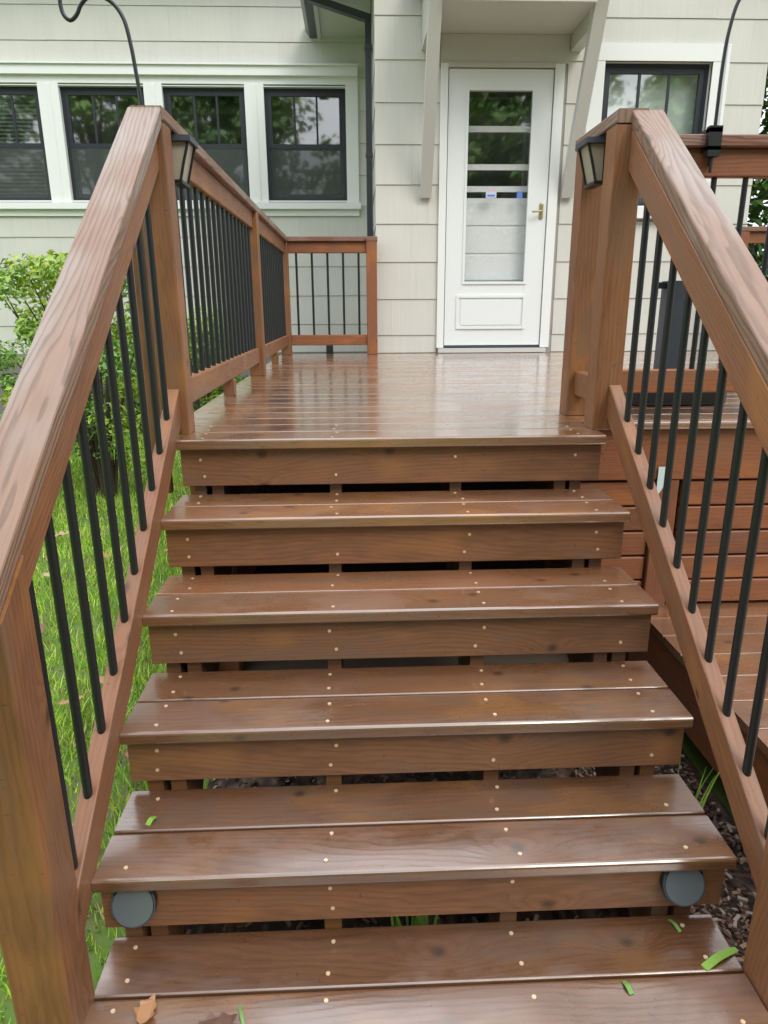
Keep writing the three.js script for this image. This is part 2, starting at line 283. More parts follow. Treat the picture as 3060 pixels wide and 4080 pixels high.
{ // white casing round the bank of four windows
  const c = new THREE.Group(); c.name = 'window_casing'; house.add(c);
  const zf = ZL + 0.034, X0 = -4.13 - casing, X1 = -0.045;
  part(c, 'head_board', box(X0, X1, 2.648, 2.735, ZL, zf + 0.03), M.white); part(c, 'frieze_strip', box(X0, X1, 2.578, 2.648, ZL, zf - 0.006), M.white); part(c, 'drip_cap', box(X0 - 0.01, X1 + 0.01, 2.735, 2.752, ZL, zf + 0.05), M.white);
  const sill = box(X0 - 0.02, X1 + 0.02, 1.40, 1.462, ZL, zf + 0.035); part(c, 'sill', sill, M.white); part(c, 'apron', box(X0, X1, 1.335, 1.40, ZL, zf - 0.006), M.white);
  const vs = [X0, -4.118, -3.274, -3.068, -2.217, -2.033, -1.202, -1.006, -0.172, X1];
  for (let k = 0; k < vs.length; k += 2) { const m = part(c, 'mullion', box(vs[k], vs[k + 1], 1.462, 2.578, ZL, zf - 0.002), M.white); if (vs[k + 1] - vs[k] > 0.15) part(m, 'bead', box((vs[k] + vs[k + 1]) / 2 - 0.02, (vs[k] + vs[k + 1]) / 2 + 0.02, 1.47, 2.57, zf - 0.002, zf + 0.006), M.white); }
}
makeWindow(rwin, ZW, { shade: true });
{
  const c = new THREE.Group(); c.name = 'window_casing'; house.add(c);
  const [a, b, y0, y1] = rwin, zf = ZW + 0.034;
  part(c, 'head_board', box(a - casing, b + casing, y1 - 0.008, y1 + casing, ZW, zf), M.white);
  part(c, 'side_board', box(b - 0.008, b + casing, y0, y1 - 0.008, ZW, zf - 0.003), M.white); part(c, 'side_board', box(a - casing, a + 0.008, y0, y1 - 0.008, ZW, zf - 0.003), M.white);
  part(c, 'back_band', box(b + casing - 0.022, b + casing + 0.004, y0, y1 + casing, ZW, zf + 0.012), M.white);
  part(c, 'sill', box(a - casing, b + casing, y0 - 0.09, y0, ZW, zf + 0.03), M.white);
}
{ // storm door, its casing and the panelled inner door behind the glass
  door.name = 'storm_door'; house.add(door);
  const z = ZW + 0.012;
  const cs = new THREE.Group(); cs.name = 'door_casing'; house.add(cs);
  part(cs, 'side_board', box(0.607, 0.668, 0.045, 2.262, ZW, ZW + 0.036), M.white); part(cs, 'side_board', box(1.534, 1.612, 0.045, 2.262, ZW, ZW + 0.036), M.white);
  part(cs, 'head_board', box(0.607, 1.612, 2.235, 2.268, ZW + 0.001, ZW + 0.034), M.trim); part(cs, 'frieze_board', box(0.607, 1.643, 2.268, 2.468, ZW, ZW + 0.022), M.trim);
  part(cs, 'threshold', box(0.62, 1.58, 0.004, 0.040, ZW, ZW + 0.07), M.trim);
  const X0 = 0.676, X1 = 1.527, Y0 = 0.066, Y1 = 2.226, gx0 = 0.838, gx1 = 1.366, gy0 = 0.598, gy1 = 2.077;
  part(door, 'stile', box(X0, gx0, Y0, Y1, z - 0.03, z + 0.008), M.doorWhite); part(door, 'stile', box(gx1, X1, Y0, Y1, z - 0.03, z + 0.008), M.doorWhite);
  part(door, 'top_rail', box(gx0, gx1, gy1, Y1, z - 0.03, z + 0.008), M.doorWhite); part(door, 'kick_panel', box(gx0, gx1, Y0, gy0, z - 0.03, z + 0.006), M.doorWhite);
  const fr = (a, b, c, d, s, zz) => mergeGeometries([box(a, a + s, c, d, z, zz), box(b - s, b, c, d, z, zz), box(a + s, b - s, d - s, d, z, zz), box(a + s, b - s, c, c + s, z, zz)]);
  part(door, 'glazing_bead', fr(gx0 - 0.016, gx1 + 0.016, gy0 - 0.016, gy1 + 0.016, 0.02, z + 0.016), M.doorWhite);
  part(door, 'panel_moulding', fr(0.776, 1.386, 0.205, 0.49, 0.022, z + 0.018), M.doorWhite);
  part(door, 'raised_panel', box(0.815, 1.347, 0.24, 0.455, z, z + 0.014), M.doorWhite);
  part(door, 'pane', new THREE.PlaneGeometry(gx1 - gx0, gy1 - gy0).translate((gx0 + gx1) / 2, (gy0 + gy1) / 2, z - 0.008), M.doorGlass);
  const brass = new THREE.MeshStandardMaterial({ color: new THREE.Color().setRGB(0.42, 0.36, 0.20), roughness: 0.35, metalness: 0.7 });
  const h = part(door, 'handle_plate', new THREE.CapsuleGeometry(0.018, 0.10, 4, 10).scale(1, 1, 0.5).translate(1.482, 1.17, z + 0.012), brass);
  part(h, 'lever', tube([[1.482, 1.165, z + 0.02], [1.478, 1.165, z + 0.055], [1.44, 1.162, z + 0.062], [1.395, 1.16, z + 0.058]], 0.008, 12, 8), brass);
  const weep = part(door, 'sweep', box(X0, X1, 0.046, 0.066, z - 0.02, z + 0.004), M.gutter);
  // window stickers
  const pink = new THREE.MeshStandardMaterial({ color: new THREE.Color().setRGB(0.62, 0.50, 0.55), roughness: 0.6 }), blue = new THREE.MeshStandardMaterial({ color: new THREE.Color().setRGB(0.10, 0.20, 0.62), roughness: 0.6 }), pale = new THREE.MeshStandardMaterial({ color: new THREE.Color().setRGB(0.55, 0.62, 0.78), roughness: 0.6 });
  const s1 = part(door, 'sticker', box(1.008, 1.098, 1.275, 1.345, z - 0.007, z - 0.0058), pale); part(s1, 'sticker_band', box(1.008, 1.098, 1.322, 1.345, z - 0.0057, z - 0.005), pink); part(s1, 'sticker_band', box(1.02, 1.086, 1.285, 1.30, z - 0.0057, z - 0.005), blue);
  part(door, 'sticker', box(1.272, 1.318, 1.272, 1.325, z - 0.007, z - 0.0058), blue);
  // inner door
  const zi = ZW - 0.085, inn = new THREE.Group(); inn.name = 'inner_door'; house.add(inn);
  part(inn, 'slab', mergeGeometries(subtract([[0.657, 1.543, 0.01, 2.24]], [[0.80, 1.40, 1.285, 2.10]]).map(([a, b, c, d]) => box(a, b, c, d, zi - 0.04, zi))), M.doorWhite);
  for (const y of [1.795, 1.505, 1.335]) part(inn, 'muntin', box(0.80, 1.40, y, y + 0.045, zi - 0.03, zi - 0.004), M.doorWhite);
  part(inn, 'pane', new THREE.PlaneGeometry(0.6, 0.815).translate(1.10, 1.6925, zi - 0.018), M.doorGlass);
  for (const [a, b] of [[0.62, 0.82], [0.845, 1.045], [1.07, 1.25]]) part(inn, 'panel_board', box(0.80, 1.40, a, b, zi, zi + 0.008), M.doorWhite);
}
{ // canopy over the door with its two diagonal braces
  const c = new THREE.Group(); c.name = 'door_canopy'; house.add(c);
  const x0 = 0.452, x1 = 1.735, zf = -3.52;
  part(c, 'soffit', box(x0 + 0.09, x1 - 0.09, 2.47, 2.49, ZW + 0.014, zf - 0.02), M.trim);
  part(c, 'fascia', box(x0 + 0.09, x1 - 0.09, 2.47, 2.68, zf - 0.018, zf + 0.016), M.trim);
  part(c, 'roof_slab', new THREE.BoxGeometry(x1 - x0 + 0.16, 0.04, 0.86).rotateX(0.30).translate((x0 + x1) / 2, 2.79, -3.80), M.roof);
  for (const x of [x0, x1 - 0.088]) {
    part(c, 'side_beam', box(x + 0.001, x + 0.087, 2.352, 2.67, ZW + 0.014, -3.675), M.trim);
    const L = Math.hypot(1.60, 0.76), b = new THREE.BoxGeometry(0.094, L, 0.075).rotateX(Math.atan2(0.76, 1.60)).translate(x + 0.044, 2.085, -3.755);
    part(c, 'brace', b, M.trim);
  }
}

// ---------- deck ----------
const DX0 = -0.765, DX1 = 4.6;
const deck = thing('deck', 'wet reddish brown timber deck platform between the stairs and house', 'deck');
{
  const bw = 0.14, gap = 0.0035;
  let z = -0.285 - gap, k = 0;
  while (z - bw > -4.16) {
    const xr = DX1;
    const bound = [[DX0, xr]];
    for (const [a, b] of bound) part(deck, 'deck_board', beam(a, b, -0.03, rr(-0.0012, 0.0012), z - bw, z, 'x', 0.0025, 2), M.tread[(k * 2 + (k % 5 ? 0 : 1)) % 3]);
    z -= bw + gap; k++;
  }
  part(deck, 'deck_board', beam(DX0, xrEdge(), -0.03, 0.0, -4.144, z, 'x', 0.004, 2), M.tread[0]);
  function xrEdge() { return DX1; }
  // front nosing strip right of the stairs, rim boards, skirting
  part(deck, 'nosing_board', beam(0.70, DX1, -0.030, 0.001, -0.285, -0.245, 'x', 0.010, 3), M.tread[1]);
  part(deck, 'fascia_board', beam(0.70, DX1, -0.222, -0.032, -0.315, -0.277, 'x'), M.red[1]);
  part(deck, 'fascia_board', beam(-0.66, 0.66, -0.222, -0.032, -0.329, -0.291, 'x'), M.red[0]);
  part(deck, 'rim_board', beam(DX0 + 0.02, DX0 + 0.058, -0.222, -0.032, -4.1, -0.332, 'z'), M.red[0]);
  for (let i = 0; i < 5; i++) { const y = -0.232 - 0.1 * i; part(deck, 'skirt_board', beam(1.10, DX1, y - 0.092, y, -0.312, -0.289, 'x', 0.004), M.red[i % 3]); part(deck, 'skirt_board', beam(0.62, 0.985, y - 0.092, y, -0.316, -0.293, 'x', 0.004), M.red[(i + 1) % 3]); }
  for (let i = 0; i < 9; i++) { const y = -0.232 - 0.1 * i; part(deck, 'skirt_board', beam(DX0 + 0.028, DX0 + 0.05, y - 0.096, y, -4.1, -0.335, 'z', 0.004), M.red[i % 3]); part(deck, 'skirt_board', beam(DX1 - 0.05, DX1 - 0.028, y - 0.096, y, -4.1, -0.33, 'z', 0.004), M.red[(i + 1) % 3]); part(deck, 'skirt_board', beam(DX0 + 0.055, XC - 0.02, y - 0.096, y, -4.125, -4.103, 'x', 0.004), M.red[(i + 2) % 3]); }
  part(deck, 'support_post', beam(0.99, 1.078, -1.1, -0.224, -0.36, -0.272, 'y'), M.red[2]);
  for (const [x, zz] of [[-0.66, -0.45], [-0.66, -2.2], [-0.66, -3.95], [2.6, -0.45]]) part(deck, 'support_post', beam(x - 0.044, x + 0.044, -1.15, -0.224, zz - 0.044, zz + 0.044, 'y'), M.red[2]);
  for (let x = -0.2; x < 4; x += 0.55) part(deck, 'joist', beam(x, x + 0.038, -0.20, -0.032, -4.1, -0.34, 'z'), M.red[2]);
}
// low platform beside the stairs
{
  const t = thing('low_platform', 'low wet orange brown timber platform below the slatted deck skirt', 'platform');
  const bw = 0.14, gap = 0.0035; let z = -0.32, k = 0;
  while (z < 2.6) { part(t, 'deck_board', beam(0.97, 4.6, -0.765, -0.737, z, z + bw, 'x', 0.004, 2), M.tread[(k * 2 + 1) % 3]); z += bw + gap; k++; }
  part(t, 'rim_board', beam(0.985, 1.023, -1.0, -0.768, -0.3, 2.6, 'z'), M.red[2]);
}

// ---------- stairs ----------
const RUN = 0.2479, RISE = 0.18575, SW = 0.686;
const stairs = thing('wooden_stairs', 'wet brown stained timber staircase with open gaps under its risers', 'stairs');
{
  const screwG = new THREE.CylinderGeometry(0.0047, 0.0047, 0.002, 10);
  const sx = [-0.615, -0.19, 0.21, 0.60];
  for (let k = 0; k < 6; k++) {
    const y = -k * RISE, z = k * RUN, hw = k === 5 ? 0.668 : SW;
    for (const [i, a, b] of [[0, z - 0.14, z], [1, z - 0.285, z - 0.1435]]) {
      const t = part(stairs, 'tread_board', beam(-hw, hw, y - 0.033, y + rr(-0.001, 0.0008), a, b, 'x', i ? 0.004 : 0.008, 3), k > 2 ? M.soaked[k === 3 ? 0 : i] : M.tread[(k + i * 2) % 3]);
      const gs = []; for (const x of sx) for (const q of [0.03, 0.108]) if (R() > 0.12) gs.push(screwG.clone().translate(x + rr(-0.012, 0.012), y + 0.0006, a + q + rr(-0.006, 0.006)));
      stuffPart(t, 'screws', mergeGeometries(gs), M.screw);
    }
    if (k < 6) {
      const r = part(stairs, 'riser_board', beam(-hw + 0.002, hw - 0.002, y - 0.035 - 0.123, y - 0.0355, z - 0.055, z - 0.032, 'x', 0.003, 1), M.riser[k % 3]);
      const gs = []; for (const x of sx) for (const q of [0.035, 0.09]) if (R() > 0.15) gs.push(screwG.clone().rotateX(Math.PI / 2).translate(x + rr(-0.012, 0.012), y - 0.035 - q, z - 0.0315));
      stuffPart(r, 'screws', mergeGeometries(gs), M.screw);
    }
  }
  // notched stringers
  for (const x of [-0.635, -0.578, -0.19, 0.21, 0.562, 0.615]) {
    const pts = [[-0.29, -0.036]];
    for (let k = 0; k < 6; k++) { const zf = k * RUN - 0.057, y = -k * RISE - 0.0345; pts.push([zf, y], [zf, y - RISE]); }
    const last = pts[pts.length - 1]; pts[pts.length - 1] = [last[0], -1.1]; pts.push([last[0] - 0.28, -1.1], [-0.29, -0.36]);
    const g = new THREE.ExtrudeGeometry(new THREE.Shape(pts.map(p => new THREE.Vector2(-p[0], p[1]))), { depth: 0.038, bevelEnabled: false }).rotateY(Math.PI / 2).translate(x - 0.019, 0, 0);
    const uv = g.attributes.uv, p = g.attributes.position; for (let i = 0; i < p.count; i++) uv.setXY(i, (p.getZ(i) * 0.8 - p.getY(i) * 0.6) / TU, (p.getY(i) * 0.8 + p.getZ(i) * 0.6) / TV + x);
    part(stairs, 'stringer', g, M.riser[2]);
  }
}

// ---------- railings ----------
const SL = -RISE / RUN, balR = 0.0098;
const balG = h => new THREE.CylinderGeometry(balR, balR, h, 12);
function stairRail(cx, s, label, z0, dz, n, px, capx) {
  const t = thing('stair_railing', label, 'railing');
  const capTop = 0.880, ci = 1 / Math.cos(Math.atan(SL));
  const newel = (z, top, shear, bot, m) => { const o = bot < -0.5 ? 0.014 : 0, g = beam(px - 0.0445 - (s < 0 ? o : 0), px + 0.0445 + (s > 0 ? o : 0), bot, top, z - 0.0445, z + 0.0445 + o, 'y', 0.005, 2); if (shear) { const p = g.attributes.position; for (let i = 0; i < p.count; i++) if (p.getY(i) > (top + bot) / 2) p.setY(i, p.getY(i) + SL * (p.getZ(i) - z)); } return part(t, 'newel_post', g, m); };
  const sloped = (name, w, h, yTop, za, zb, m, r = 0.004) => { const g = along.z(timber(zb - za, w, h * ci, r, 2)); g.translate(0, 0, (za + zb) / 2); shearY(g, SL); g.translate(name === 'handrail_cap' ? capx : cx, yTop - h * ci / 2, 0); return part(t, name, g, m); };
  sloped('handrail_cap', 0.096, 0.040, capTop, -0.104, 1.36, M.cap, 0.006);
  sloped('top_rail', 0.040, 0.089, capTop - 0.040 * ci - 0.0004, -0.0985, 1.083, M.rail[0]);
  const yb = 0.075;
  sloped('bottom_rail', 0.040, 0.086, yb, -0.0985, 1.083, M.rail[1]);
  newel(-0.145, 0.918, 0, 0.0012, M.post[s < 0 ? 0 : 1]);
  newel(1.13, capTop + SL * 1.13 - 0.040 * ci - 0.002, 1, s < 0 ? -1.12 : -1.12, M.post[0]);
  for (let k = 0; k < n; k++) { const z = z0 + dz * k, a = yb + SL * z - 0.02, b = capTop - 0.129 * ci + SL * z + 0.02; part(t, 'baluster', balG(b - a), M.black, cx, (a + b) / 2, z); }
  if (s < 0) part(t, 'side_board', beam(px - 0.100, px - 0.046, -0.21, 0.80, -0.185, -0.147, 'y'), M.post[0]);
  return t;
}
stairRail(-0.707, -1, 'sloping stair handrail with black balusters beside the green lawn', 0.004, 0.1118, 10, -0.710, -0.718);
stairRail(0.738, 1, 'sloping stair handrail with black balusters beside the low platform', 0.028, 0.1085, 10, 0.716, 0.766);

function levelRail(label, posts, pts, opt = {}) {           // runs along one axis; posts in order
  const t = thing('deck_railing', label, 'railing'), ax = opt.axis, capTop = opt.top ?? 0.962, c = opt.c;
  const bx = (a0, a1, y0, y1, w, off = 0) => ax === 'z' ? beam(c - w / 2 + off, c + w / 2 + off, y0, y1, a0, a1, 'z') : beam(a0, a1, y0, y1, c - w / 2 + off, c + w / 2 + off, 'x');
  const cm = opt.cm ?? M.cap, pm = opt.pm ?? M.post, rm = opt.rm ?? M.rail;
  part(t, 'rail_cap', bx(opt.cap[0], opt.cap[1], capTop - 0.038, capTop, 0.096), cm);
  posts.forEach((p, i) => part(t, 'post', ax === 'z' ? beam(c - 0.0445, c + 0.0445, 0.0012, capTop - 0.0385, p - 0.0445, p + 0.0445, 'y', 0.005, 2) : beam(p - 0.0445, p + 0.0445, 0.0012, capTop - 0.0385, c - 0.0445, c + 0.0445, 'y', 0.005, 2), pm[i % pm.length]));
  for (const [a0, a1, n, first] of pts) {
    part(t, 'top_rail', bx(a0, a1, capTop - 0.129, capTop - 0.0385, 0.04), rm[0]); part(t, 'bottom_rail', bx(a0, a1, 0.078, 0.166, 0.04), rm[1]);
    const d = (a1 - a0) / (n + (first ?? 0)); const h = capTop - 0.129 - 0.166 + 0.03, y = (capTop - 0.129 + 0.166) / 2;
    for (let k = 0; k < n; k++) { const a = a0 + (a1 - a0) * (k + 0.5) / n; part(t, 'baluster', balG(h), M.black, ax === 'z' ? c : a, y, ax === 'z' ? a : c); }
    if (opt.block !== false) { const m = (a0 + a1) / 2; part(t, 'support_block', bx(m - 0.03, m + 0.03, 0.0012, 0.0775, 0.05), opt.blockMat ?? pm[0]); }
  }
  return t;
}
levelRail('deck railing with many black balusters along the deck edge by the shrub', [-2.165, -4.06], [[-4.0155, -2.2095, 16], [-2.1205, -0.1895, 17]], { axis: 'z', c: -0.712, cap: [-4.105, -0.104] });
levelRail('short deck railing with five balusters ending at the house corner', [0.036], [[-0.666, -0.0085, 5]], { axis: 'x', c: -4.06, cap: [-0.663, 0.086], cm: M.capRed, pm: [M.red[1]], rm: [M.red[0], M.red[1]], blockMat: M.black });
levelRail('short rail stub of two posts between stair newel and deck guard', [-0.465], [[-0.4205, -0.1895, 1]], { axis: 'z', c: 0.722, cap: [-0.515, -0.104], block: false });
levelRail('deck guard rail with shepherd hook clamped on its cap', [2.75], [[0.7665, 2.7055, 17], [2.7945, 4.4, 14]], { axis: 'x', c: -0.465, cap: [0.772, 4.45], cm: M.capRed, pm: [M.red[1]], rm: [M.red[0], M.red[1]], block: false });
levelRail('far deck guard rail beside the house corner and green trees', [3.13], [[3.175, 4.5, 11]], { axis: 'x', c: -3.9, cap: [3.07, 4.55], top: 1.02, cm: M.capRed, pm: [M.red[1]], rm: [M.red[0], M.red[1]], block: false });

// ---------- lights on the rails and steps ----------
const lensMat = new THREE.MeshPhysicalMaterial({ color: new THREE.Color().setRGB(0.38, 0.34, 0.27), roughness: 0.35 });
function railLight(x, s, z, label) {           // small wedge lantern under the cap, facing the deck
  const t = thing('rail_light', label, 'light', 'solar lights under the rail caps');
  const y = 0.915, d = 0.062, w = 0.105;
  const X = a => x + s * a;
  const bx = (a0, a1, y0, y1, z0, z1) => box(Math.min(X(a0), X(a1)), Math.max(X(a0), X(a1)), y0, y1, z0, z1);
  part(t, 'back_plate', bx(0.001, 0.008, y - 0.135, y, z - w / 2, z + w / 2), M.black);
  part(t, 'solar_top', bx(0.001, d + 0.01, y - 0.016, y + 0.001, z - w / 2 - 0.008, z + w / 2 + 0.008), M.gutter);
  const wedge = (z0, z1, m, name, in0) => { const sh = new THREE.Shape([[0.009, y - 0.0165], [d - in0, y - 0.0165], [0.03 - in0 * 0.5, y - 0.125], [0.009, y - 0.125]].map(p => new THREE.Vector2(...p))); const g = new THREE.ExtrudeGeometry(sh, { depth: z1 - z0, bevelEnabled: false }); if (s < 0) { g.scale(-1, 1, 1); const ix = g.index; if (!ix) { const P = g.attributes.position.array; for (let i = 0; i < P.length; i += 9) for (let c = 0; c < 3; c++) { const q = P[i + 3 + c]; P[i + 3 + c] = P[i + 6 + c]; P[i + 6 + c] = q; } } g.computeVertexNormals(); } part(t, name, g.translate(x, 0, z0), m); };
  wedge(z - w / 2 + 0.007, z + w / 2 - 0.007, lensMat, 'lens', 0.004);
  for (const zz of [z - w / 2 + 0.004, z + w / 2 - 0.004]) part(t, 'frame_arm', tube([[X(d), y - 0.017, zz], [X(0.046), y - 0.07, zz], [X(0.030), y - 0.13, zz]], 0.0045, 10, 6), M.black);
  part(t, 'bottom_bar', bx(0.008, 0.036, y - 0.136, y - 0.1255, z - w / 2, z + w / 2), M.black);
}
railLight(-0.692, 1, -0.30, 'black wedge lantern under the cap of the long deck railing');
railLight(0.702, -1, -0.305, 'black wedge lantern between the two posts of the rail stub');
const discMat = new THREE.MeshPhysicalMaterial({ color: new THREE.Color().setRGB(0.11, 0.135, 0.15), roughness: 0.35, clearcoat: 0.6, clearcoatRoughness: 0.1 });
function stepLight(x, label) {
  const t = thing('step_light', label, 'light', 'round solar lights on the lowest visible riser');
  t.position.set(x, -4 * RISE - 0.0785, 4 * RUN - 0.032);
  const body = new THREE.LatheGeometry([[0, 0], [0.047, 0], [0.049, 0.009], [0.048, 0.014], [0.045, 0.017], [0, 0.017]].map(p => new THREE.Vector2(...p)), 36).rotateX(Math.PI / 2);
  // back stays flat on the riser while the face leans upward
  const p = body.attributes.position; for (let i = 0; i < p.count; i++) { const k = p.getZ(i) / 0.017; p.setY(i, Math.min(0.042, p.getY(i))); p.setZ(i, p.getZ(i) + k * (-p.getY(i)) * 0.28); } body.computeVertexNormals();
  part(t, 'housing', body, M.black);
  const face = new THREE.CylinderGeometry(0.043, 0.043, 0.003, 36).rotateX(Math.PI / 2); const q = face.attributes.position; for (let i = 0; i < q.count; i++) { q.setY(i, Math.min(0.039, q.getY(i))); q.setZ(i, q.getZ(i) - q.getY(i) * 0.28 + 0.0185); }; face.computeVertexNormals();
  part(t, 'solar_face', face, discMat);
  part(t, 'rim', new THREE.TorusGeometry(0.0455, 0.0022, 8, 40, Math.PI * 1.32).rotateZ(Math.PI * 0.84).applyMatrix4(new THREE.Matrix4().set(1, 0, 0, 0, 0, 1, 0, 0, 0, -0.28, 1, 0.0175, 0, 0, 0, 1)), M.gutter);
  part(t, 'grille', mergeGeometries([-0.03, -0.018, -0.006, 0.006, 0.018, 0.03].map(a => box(a - 0.002, a + 0.002, -0.050, -0.040, 0.004, 0.010))), M.gutter);
}
stepLight(-0.612, 'round grey solar light on the riser at the lawn side');
stepLight(0.586, 'round grey solar light on the riser at the platform side');

// ---------- shepherd hooks ----------
function hook(pts, clamp, label) {
  const t = thing('shepherd_hook', label, 'hook');
  part(t, 'rod', tube(pts, 0.0062, 90, 8), M.black);
  const [x, y, z] = clamp; part(t, 'clamp', mergeGeometries([box(x - 0.022, x + 0.022, y - 0.075, y + 0.02, z - 0.014, z + 0.014), box(x - 0.022, x + 0.022, y + 0.0, y + 0.014, z - 0.10, z + 0.014), box(x - 0.022, x + 0.022, y - 0.055, y - 0.043, z - 0.06, z + 0.014)]), M.black);
  part(t, 'clamp_screw', new THREE.CylinderGeometry(0.006, 0.006, 0.05, 8).translate(x + 0.01, y - 0.075, z - 0.03), M.black);
}
{
  const z = -0.30;
  const P = (x, y) => [x, y, z];
  hook([P(-0.775, 0.80), P(-0.775, 1.0), P(-0.783, 1.10), P(-0.792, 1.18), P(-0.806, 1.245), P(-0.832, 1.283), P(-0.868, 1.302), P(-0.903, 1.300), P(-0.929, 1.278), P(-0.945, 1.252), P(-0.965, 1.238), P(-0.983, 1.252), P(-0.990, 1.285), P(-0.985, 1.31)], [-0.775, 0.963, z + 0.0], 'black shepherd hook rising behind the handrail in front of the windows');
  const z2 = -0.405, Q = (x, y) => [x, y, z2];
  hook([Q(1.118, 0.84), Q(1.118, 1.0), Q(1.120, 1.18), Q(1.128, 1.27), Q(1.148, 1.35), Q(1.185, 1.40), Q(1.225, 1.405), Q(1.258, 1.38), Q(1.275, 1.345), Q(1.30, 1.33), Q(1.325, 1.345), Q(1.332, 1.38)], [1.118, 0.963, z2], 'black shepherd hook clamped to the guard rail cap near the right window');
}
// black stand on the deck behind the guard
{
  const t = thing('stand', 'black square post stand with side lever on the deck behind guard', 'stand');
  const oct = new THREE.Shape([[-0.17, -0.10], [0.17, -0.10], [0.20, -0.07], [0.20, 0.07], [0.17, 0.10], [-0.17, 0.10], [-0.20, 0.07], [-0.20, -0.07]].map(p => new THREE.Vector2(...p)));
  part(t, 'base', new THREE.ExtrudeGeometry(oct, { depth: 0.06, bevelEnabled: true, bevelSize: 0.008, bevelThickness: 0.008, bevelSegments: 2 }).rotateX(-Math.PI / 2).translate(1.22, 0.012, -0.74), M.black);
  part(t, 'column', beam(1.158, 1.243, 0.08, 0.495, -0.80, -0.715, 'y', 0.006, 2), M.gutter);
  part(t, 'lever', mergeGeometries([box(1.115, 1.159, 0.465, 0.49, -0.77, -0.745), box(1.112, 1.124, 0.435, 0.464, -0.772, -0.743)]), M.black);
}
solo('paper_scrap', (() => { const s = new THREE.Shape([[0, 0.10], [0.036, 0.10], [0.036, 0.045], [0.012, 0.0], [0, -0.01]].map(p => new THREE.Vector2(...p))); return new THREE.ExtrudeGeometry(s, { depth: 0.002, bevelEnabled: false }).translate(0.992, -0.270, -0.270); })(), new THREE.MeshStandardMaterial({ color: new THREE.Color().setRGB(0.60, 0.74, 0.74), roughness: 0.6 }), 'pale blue scrap stuck at the top of the skirt post', 'scrap');

// ---------- vegetation ----------
function leafMat(trans) { return new THREE.MeshPhysicalMaterial({ vertexColors: true, roughness: 0.5, side: THREE.DoubleSide, transmission: trans, thickness: 0 }); }
function foliage(g, clumps, per, size, cols, spread) {       // folded leaf faces clustered round clump centres
  const pos = [], col = [], idx = [], a = new THREE.Vector3(), b = new THREE.Vector3(), n = new THREE.Vector3(), c = new THREE.Vector3();
  for (const [cx, cy, cz, cr] of clumps) {
    const cc = cols[Math.floor(g() * cols.length)];
    for (let k = 0; k < per; k++) {
      let x, y, z; do { x = g() * 2 - 1; y = g() * 2 - 1; z = g() * 2 - 1; } while (x * x + y * y + z * z > 1);
      c.set(cx + x * cr, cy + y * cr * spread, cz + z * cr);
      n.set(g() - 0.5 + x * 0.5, g() * 0.9 + 0.15, g() - 0.5 + z * 0.5).normalize();
      a.set(g() - 0.5, (g() - 0.6) * 0.6, g() - 0.5).cross(n).normalize(); b.crossVectors(n, a);
      const s = size * (0.6 + 0.8 * g()), w = s * 0.55, i = pos.length / 3, q = 0.72 + 0.56 * g();
      for (const [ua, ub, un] of [[-0.5, 0, 0], [0, 0.5, 0.14], [0.5, 0, -0.06], [0, -0.5, 0.14]]) { pos.push(c.x + a.x * ua * s + b.x * ub * w + n.x * un * s, c.y + a.y * ua * s + b.y * ub * w + n.y * un * s, c.z + a.z * ua * s + b.z * ub * w + n.z * un * s); col.push(cc[0] * q, cc[1] * q, cc[2] * q); }
      idx.push(i, i + 2, i + 1, i, i + 3, i + 2);
    }
  }
  const G = new THREE.BufferGeometry(); G.setAttribute('position', new THREE.Float32BufferAttribute(pos, 3)); G.setAttribute('color', new THREE.Float32BufferAttribute(col, 3)); G.setIndex(idx); G.computeVertexNormals(); return G;
}
const bark = new THREE.MeshStandardMaterial({ color: new THREE.Color().setRGB(0.07, 0.05, 0.035), roughness: 0.9 });
const shrubLeaf = leafMat(0.4), treeLeaf = leafMat(0);
function limb(p, r0, r1) { const g = new THREE.TubeGeometry(new THREE.CatmullRomCurve3(p.map(q => new THREE.Vector3(...q))), 10, 1, 6); const P = g.attributes.position, c = new THREE.CatmullRomCurve3(p.map(q => new THREE.Vector3(...q))), v = new THREE.Vector3(); for (let i = 0; i < P.count; i++) { const k = Math.floor(i / 7) / 10, ctr = c.getPointAt(Math.min(1, k)), r = lerp(r0, r1, k); v.fromBufferAttribute(P, i).sub(ctr).setLength(r).add(ctr); P.setXYZ(i, v.x, v.y, v.z); } g.computeVertexNormals(); return g; }
